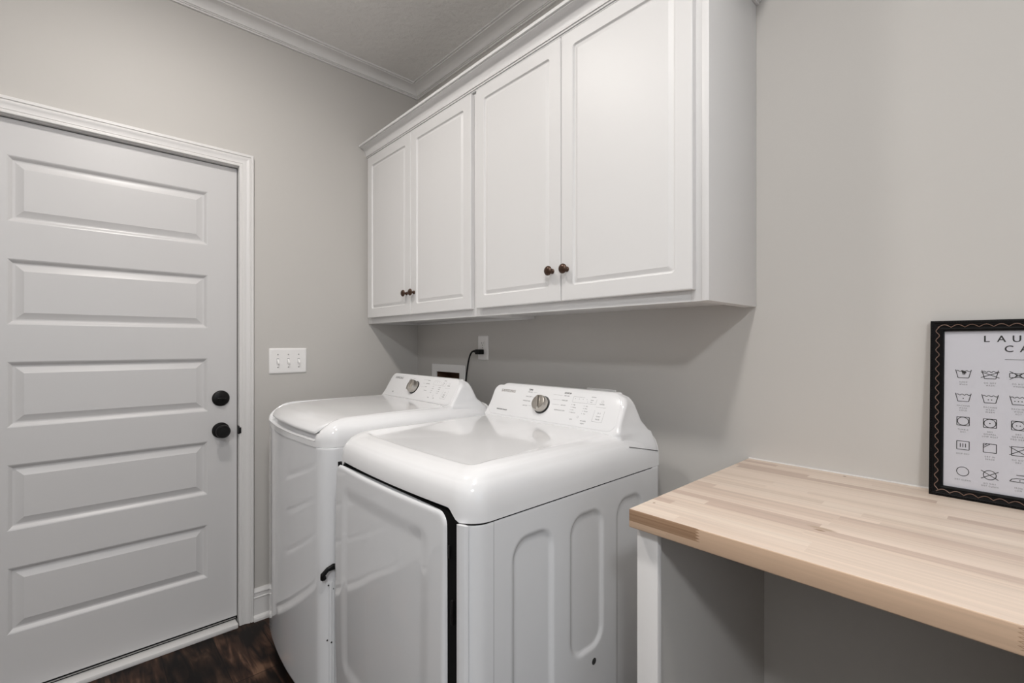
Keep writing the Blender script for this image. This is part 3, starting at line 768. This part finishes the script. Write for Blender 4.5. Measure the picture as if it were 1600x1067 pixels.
# ------------------------------------------------------------------ wall outlet with plug and cord
ou = thing('wall_outlet', (.5985, 0, 1.2485), 'white duplex wall outlet under the cabinets with a black plug in it', 'outlet')
bm = B()
ringloft(bm, [[(a, -h, b) for a, b in rrect(.5605+d, .6365-d, 1.189+d, 1.308-d, .003, 4)] for d, h in ((0, 0), (0, .0025), (.0012, .0042), (.005, .0056), (.009, .0058))], True, True)
obj('outlet_plate', bm, M['plate'], ou)
for zc in (1.268, 1.229):
    bm = B(); q = [(.0172*math.cos(t)*1.0, max(-.0135, min(.0135, .0172*math.sin(t)))) for t in [2*PI*k/32 for k in range(32)]]
    ringloft(bm, [[(.5985+a, -.0056, zc+b) for a, b in q], [(.5985+a, -.0072, zc+b) for a, b in q]], True, True)
    rc = obj('receptacle', bm, M['plate'], ou)
    bm = B(); box(bm, .5985-.0068, .5985-.0056, -.0077, -.0070, zc-.001, zc+.0075); box(bm, .5985+.0056, .5985+.0068, -.0077, -.0070, zc, zc+.007)
    lathe(bm, [(.0024, .0070), (.0024, .0076), (0, .0076)], (.5985, 0, zc-.0072), (0, -1, 0), 12); obj('slot', bm, M['dot'], rc)
bm = B(); lathe(bm, [(.0032, .0056), (.0032, .0064), (0, .0068)], (.5985, 0, 1.2485), (0, -1, 0), 16); obj('screw', bm, M['screw'], ou)
cdn = thing('power_cord', (.5985, -.03, 1.229), 'black power cord plugged into the outlet and hanging down behind the washer', 'power cord')
bm = B()
box(bm, .578, .612, -.040, -.0078, 1.2165, 1.2405, .004, 3)
ringloft(bm, [[(x, -.027+a, 1.2315+b) for a, b in rrect(-hh_, hh_, -hh_, hh_, hh_*.6, 4)] for x, hh_ in ((.580, .0085), (.568, .0070), (.556, .0050))], True, True)
obj('plug', bm, M['rubber'], cdn)
bm = B()
def bez(p0, p1, p2, p3, n=24):
    out = []
    for k in range(n+1):
        t = k/n; out.append(Vector(p0)*(1-t)**3+Vector(p1)*3*t*(1-t)**2+Vector(p2)*3*t*t*(1-t)+Vector(p3)*t**3)
    return out
pts = bez((.560, -.027, 1.2315), (.530, -.030, 1.234), (.528, -.040, 1.19), (.524, -.050, 1.10))+bez((.524, -.050, 1.10), (.520, -.06, .99), (.51, -.06, .8), (.50, -.06, .5))[1:]
tube(bm, pts, .0042, 10); obj('cord', bm, M['rubber'], cdn)
# ------------------------------------------------------------------ washer supply box
wb = thing('washer_supply_box', (.305, 0, 1.0), 'white recessed washer hookup box on the back wall, behind the washing machine', 'hookup box')
bm = B(); ax0, ax1, az0, az1 = .157, .453, .940, 1.157
for a in ((ax0, bx0, az0, az1), (bx1, ax1, az0, az1), (bx0, bx1, az0, bz0), (bx0, bx1, bz1, az1)): box(bm, a[0], a[1], -.006, 0, a[2], a[3])
obj('flange', bm, M['plate'], wb, smooth=False)
bm = B(); t_ = .003; d_ = .085
box(bm, bx0, bx0+t_, 0, d_, bz0, bz1); box(bm, bx1-t_, bx1, 0, d_, bz0, bz1); box(bm, bx0+t_, bx1-t_, 0, d_, bz0, bz0+t_); box(bm, bx0+t_, bx1-t_, 0, d_, bz1-t_, bz1)
obj('liner', bm, M['wood_inside'], wb, smooth=False)
bm = B(); box(bm, bx0+t_, bx1-t_, d_-t_, d_, bz0+t_, bz1-t_); tag(obj('back_panel', bm, M['wood_inside'], wb, smooth=False), 'brown back panel')
for x in (.262, .348):
    bm = B(); lathe(bm, [(.011, 0), (.011, .03), (.016, .032), (.016, .05), (.010, .052), (.010, .07)], (x, .045, bz0+t_), (0, 0, 1), 20)
    v = obj('valve', bm, M['brass'], wb)
    bm = B(); box(bm, x-.022, x+.022, .018, .026, 1.060, 1.068, .002); obj('valve_handle', bm, M['black'], v)
# ------------------------------------------------------------------ dryer power outlet
dp = thing('dryer_outlet', (1.2965, 0, 1.04), 'large dryer outlet cover on the back wall, peeking above the dryer console', 'outlet')
bm = B(); ringloft(bm, [[(a, -h, b) for a, b in rrect(1.230+d, 1.363-d, .975+d, 1.0965-d, .003, 4)] for d, h in ((0, 0), (0, .003), (.002, .005), (.006, .006))], True, True)
obj('cover_plate', bm, M['plate'], dp)
bm = B(); lathe(bm, [(.026, .006), (.026, .009), (0, .009)], (1.2965, 0, 1.03), (0, -1, 0), 32); obj('receptacle', bm, M['rubber'], dp)
# ------------------------------------------------------------------ framed laundry sign leaning on the wall
SW, SH, FW = .314, .3935, .0235
lean = math.atan(.036/.3913)
sg = thing('framed_sign', (2.2295, -.0555, .928), 'black framed laundry care symbol sign standing on the wood counter against the wall', 'sign')
SM = Matrix.Rotation(-lean, 4, 'X') @ Matrix(((1, 0, 0, 0), (0, 0, -1, 0), (0, 1, 0, 0), (0, 0, 0, 1)))   # local (u, v, out) -> x, z, -y
fp = [(0, -.018), (0, -.002), (.001, 0), (.0055, .0010), (.0075, -.0002), (.009, .0002), (.0125, -.0012), (.0165, -.0012), (.0195, .0004), (.0222, -.0012), (FW, -.0045), (FW, -.013)]
bm = B()
R_ = [[SM @ Vector(p) for p in ((a, a, h), (SW-a, a, h), (SW-a, SH-a, h), (a, SH-a, h))] for a, h in fp]
ringloft(bm, R_, False, False); bm.faces.new([bm.verts.new(SM @ Vector(p)) for p in ((0, 0, -.018), (0, SH, -.018), (SW, SH, -.018), (SW, 0, -.018))])
obj('frame', bm, M['frame'], sg, 'local', angle=30)
fr_ = bpy.data.objects['frame']
bm = B()
def wave(f, n, per):
    pts = []
    for k in range(n*8+1): pts.append(SM @ Vector(f(k/8)))
    tube(bm, pts, .00085, 5)
n1 = 13; n2 = 17; c0 = .0125; am = .0030
L1 = (SW-2*.0125)/n1; L2 = (SH-2*.0125)/n2
wave(lambda t: (.0125+t*L1, SH-c0+am*(abs(math.sin(PI*t))*2-1), .0002), n1, L1)
wave(lambda t: (.0125+t*L1, c0-am+am*(abs(math.sin(PI*t))*2), .0002), n1, L1)
wave(lambda t: (c0+am*math.cos(2*PI*t/1.0*1), .0125+t*L2, .0002), n2, L2)
wave(lambda t: (SW-c0+am*math.cos(2*PI*t), .0125+t*L2, .0002), n2, L2)
obj('carved_wave', bm, M['carve'], fr_, 'local')
bm = B()
nb = 70
for k in range(nb):
    for (u, v) in ((.004+(SW-.008)*k/nb, SH-.0035), (.004+(SW-.008)*k/nb, .0035), (.0035, .004+(SH-.008)*k/nb), (SW-.0035, .004+(SH-.008)*k/nb)):
        p = SM @ Vector((u, v, .0008)); bmesh.ops.create_icosphere(bm, subdivisions=1, radius=.0011, matrix=Matrix.Translation(p))
bd = obj('beading', bm, M['frame'], fr_, 'local'); bd['kind'] = 'stuff'
bm = B(); ringloft(bm, [[SM @ Vector(p) for p in ((FW-.002, FW-.002, h), (SW-FW+.002, FW-.002, h), (SW-FW+.002, SH-FW+.002, h), (FW-.002, SH-FW+.002, h))] for h in (-.0105, -.0095)], True, True)
pr = tag(obj('print', bm, M['paper'], sg, 'local', smooth=False), 'white print with black laundry care symbols')
pr = bpy.data.objects['print']
bm = B(); ringloft(bm, [[SM @ Vector(p) for p in ((FW-.002, FW-.002, h), (SW-FW+.002, FW-.002, h), (SW-FW+.002, SH-FW+.002, h), (FW-.002, SH-FW+.002, h))] for h in (-.0078, -.0065)], True, True)
obj('glass_pane', bm, M['glass'], sg, 'local', smooth=False)
PM = SM @ Matrix.Translation((0, 0, -.0094))
bm = B()
for e_ in (-.0003, .0003):
    for k, ch in enumerate('LAUNDRY'): text(bm, ch, T(PM, .0902+.02235*k+e_, .3515+e_*.5), .0200, xs=1.0)
    for k, ch in enumerate('CARE'): text(bm, ch, T(PM, .1235+.0223*k+e_, .3300+e_*.5), .0200, xs=1.0)
lineset(bm, PM, [(.1176, .3078, .1964, .3078)], .0009)
obj('title_lettering', bm, M['inkdark'], pr, 'local')
lw = .00135
def wavy(u, v, w_, n=3):
    P_ = [(u-w_+2*w_*k/18, v+.0013*math.sin(PI*n*k/18*2-PI/2*0)*1) for k in range(19)]
    return [(*a, *b) for a, b in zip(P_, P_[1:])]
def tub(u, v): return [(u-.0125, v+.0092, u-.0085, v-.0088), (u-.0085, v-.0088, u+.0085, v-.0088), (u+.0085, v-.0088, u+.0125, v+.0092)]
def sq(u, v, a=.0098, b=.0092): return [(u-a, v-b, u+a, v-b), (u+a, v-b, u+a, v+b), (u+a, v+b, u-a, v+b), (u-a, v+b, u-a, v-b)]
def cross(u, v, a=.0135, b=.0085): return [(u-a, v-b, u+a, v+b), (u-a, v+b, u+a, v-b)]
def dots(u, v, n, bm):
    for k in range(n):
        x = u+(k-(n-1)/2)*.0050
        bm.faces.new([bm.verts.new(PM @ Vector((x+.0011*math.cos(t*PI/5), v+.0011*math.sin(t*PI/5), .0003))) for t in range(10)])
def iron(u, v): return [(u-.0125, v-.006, u+.0125, v-.006), (u+.0125, v-.006, u+.009, v+.008), (u+.009, v+.008, u-.003, v+.008), (u-.0125, v-.006, u-.009, v-.001), (u-.009, v-.001, u-.002, v+.0012), (u-.002, v+.0012, u+.0105, v+.0012)]
def tri(u, v): return [(u-.0105, v-.0085, u+.0105, v-.0085), (u+.0105, v-.0085, u, v+.009), (u, v+.009, u-.0105, v-.0085)]
cols = [.0545+.0413*k for k in range(6)]; rows = [.2745, .2222, .1697, .1168, .0600]
SY = [['hand', 'notub', 'nowring', 'tri', 'notri', 'tri'], ['tub1', 'tub2', 'tub3', 'tub1', 'tub2', 'tub3'], ['dry0', 'dry1', 'dry2', 'dry3', 'dry0', 'nodry'], ['drip', 'shade', 'nosq', 'sq', 'flat', 'sq'], ['circle', 'nocircle', 'iron1', 'iron2', 'iron3', 'noiron']]
CP = [['HAND|WASH', 'DO NOT|WASH', 'DO NOT|WRING', 'BLEACH', 'DO NOT|BLEACH', 'NON CHLORINE|BLEACH'], ['MACHINE|WASH|COLD', 'MACHINE|WASH|WARM', 'MACHINE|WASH|HOT', 'PERM PRESS|COLD', 'PERM PRESS|WARM', 'PERM PRESS|HOT'],
      ['TUMBLE|DRY', 'DRY|NORMAL|LOW HEAT', 'DRY|NORMAL|MED HEAT', 'DRY|NORMAL|HIGH HEAT', 'NO HEAT', 'DO NOT|TUMBLE DRY'], ['DRIP DRY', 'DRY IN|SHADE', 'DO NOT|DRY', 'DRY', 'DRY FLAT', 'LINE DRY'], ['DRY CLEAN', 'DO NOT|DRY CLEAN', 'IRON|LOW', 'IRON|MEDIUM', 'IRON|HIGH', 'DO NOT|IRON']]
for i in range(5):
    for j in range(6):
        u, v = cols[j], rows[i]; k = SY[i][j]; sgm = []; bm = B()
        if k in ('hand', 'notub') or k.startswith('tub'): sgm += tub(u, v)+wavy(u, v+.0062, .0108, 3)
        if k == 'notub': sgm += cross(u, v-.0005, .0140, .0062)
        if k.startswith('tub'): dots(u, v-.0020, int(k[3]), bm)
        if k == 'hand':
            for (a, b, c_, d_, w_) in ((-.002, .007, .000, .002, .0035), (0, .0065, .0022, .0005, .003), (.0015, .006, .0045, .002, .002), (-.001, .004, -.001, -.0015, .0012), (.0005, .003, .0008, -.0022, .0012), (.002, .003, .0026, -.0015, .0012)):
                lineset(bm, PM, [(u+a, v+b, u+c_, v+d_)], w_)
        if k == 'nowring':
            a_ = [(-.0125, .0045), (-.006, .0045), (0, .0035), (.006, .0045), (.0125, .0045), (.0125, -.0045), (.006, -.0045), (0, -.0035), (-.006, -.0045), (-.0125, -.0045), (-.0125, .0045)]
            sgm += [(u+p[0], v+p[1], u+q[0], v+q[1]) for p, q in zip(a_, a_[1:])]+cross(u, v, .0125, .0085)+[(u-.006, v+.0045, u-.002, v), (u-.002, v, u-.006, v-.0045), (u+.006, v+.0045, u+.002, v), (u+.002, v, u+.006, v-.0045)]
        if k.startswith('dry') or k == 'nodry': sgm += sq(u, v)+circ(PM, u, v, .0088, 28)
        if k.startswith('dry') and k[3] != '0': dots(u, v, int(k[3]), bm)
        if k in ('drip', 'shade', 'nosq', 'sq', 'flat'): sgm += sq(u, v)
        if k == 'drip': sgm += [(u+a, v-.0042, u+a, v+.0042) for a in (-.0042, 0, .0042)]
        if k == 'shade': sgm += [(u-.0098, v+.0045, u-.0040, v+.0092), (u-.0098, v+.0005, u+.0005, v+.0092)]
        if k == 'flat': sgm += [(u-.006, v, u+.006, v)]
        if k in ('nosq', 'nodry', 'nocircle', 'notri', 'noiron'): sgm += cross(u, v, .0130, .0086)
        if k in ('circle', 'nocircle'): sgm += circ(PM, u, v, .0096, 32)
        if k.startswith('iron') or k == 'noiron': sgm += iron(u, v)
        if k.startswith('iron'): dots(u+.002, v-.0028, int(k[4]), bm)
        if 'tri' in k: sgm += tri(u, v)
        lineset(bm, PM, sgm, lw)
        obj('care_symbol', bm, M['inkdark'], pr, 'local', smooth=False)
        cm = B()
        for q, ln in enumerate(CP[i][j].split('|')): text(cm, ln, T(PM, u, v-.0185-.0052*q), .0044, spacing=1.35, xs=.85)
        obj('caption_lettering', cm, M['ink'], pr, 'local', smooth=False)
# ------------------------------------------------------------------ ceiling lamps (outside the frame)
names = ['round shallow ceiling light over the washer side of the room', 'round shallow ceiling light over the counter side of the room', 'larger round shallow ceiling light in the front right of the room']
for i, (x, y, p, d, col) in enumerate(FIX):
    t = thing('ceiling_light', (x, y, CEIL), names[i], 'ceiling light', 'round ceiling lights')
    r = d/2
    bm = B(); lathe(bm, [(r+.001, 0), (r+.022, 0), (r+.022, -.003), (r+.004, -.009), (r+.001, -.009)], (x, y, CEIL), (0, 0, 1), 40, False); obj('trim_ring', bm, M['plate'], t)
    bm = B(); prof = [(r*math.cos(a), -.006-.022*math.sin(a)) for a in [PI/2*k/8 for k in range(9)]]; prof[-1] = (0, prof[-1][1])
    lathe(bm, prof, (x, y, CEIL), (0, 0, 1), 40, False)
    A = sum(PI*(a[0]+b[0])*math.hypot(a[0]-b[0], a[1]-b[1]) for a, b in zip(prof, prof[1:]))
    obj('lens', bm, emit_mat(p/(PI*A), col), t)
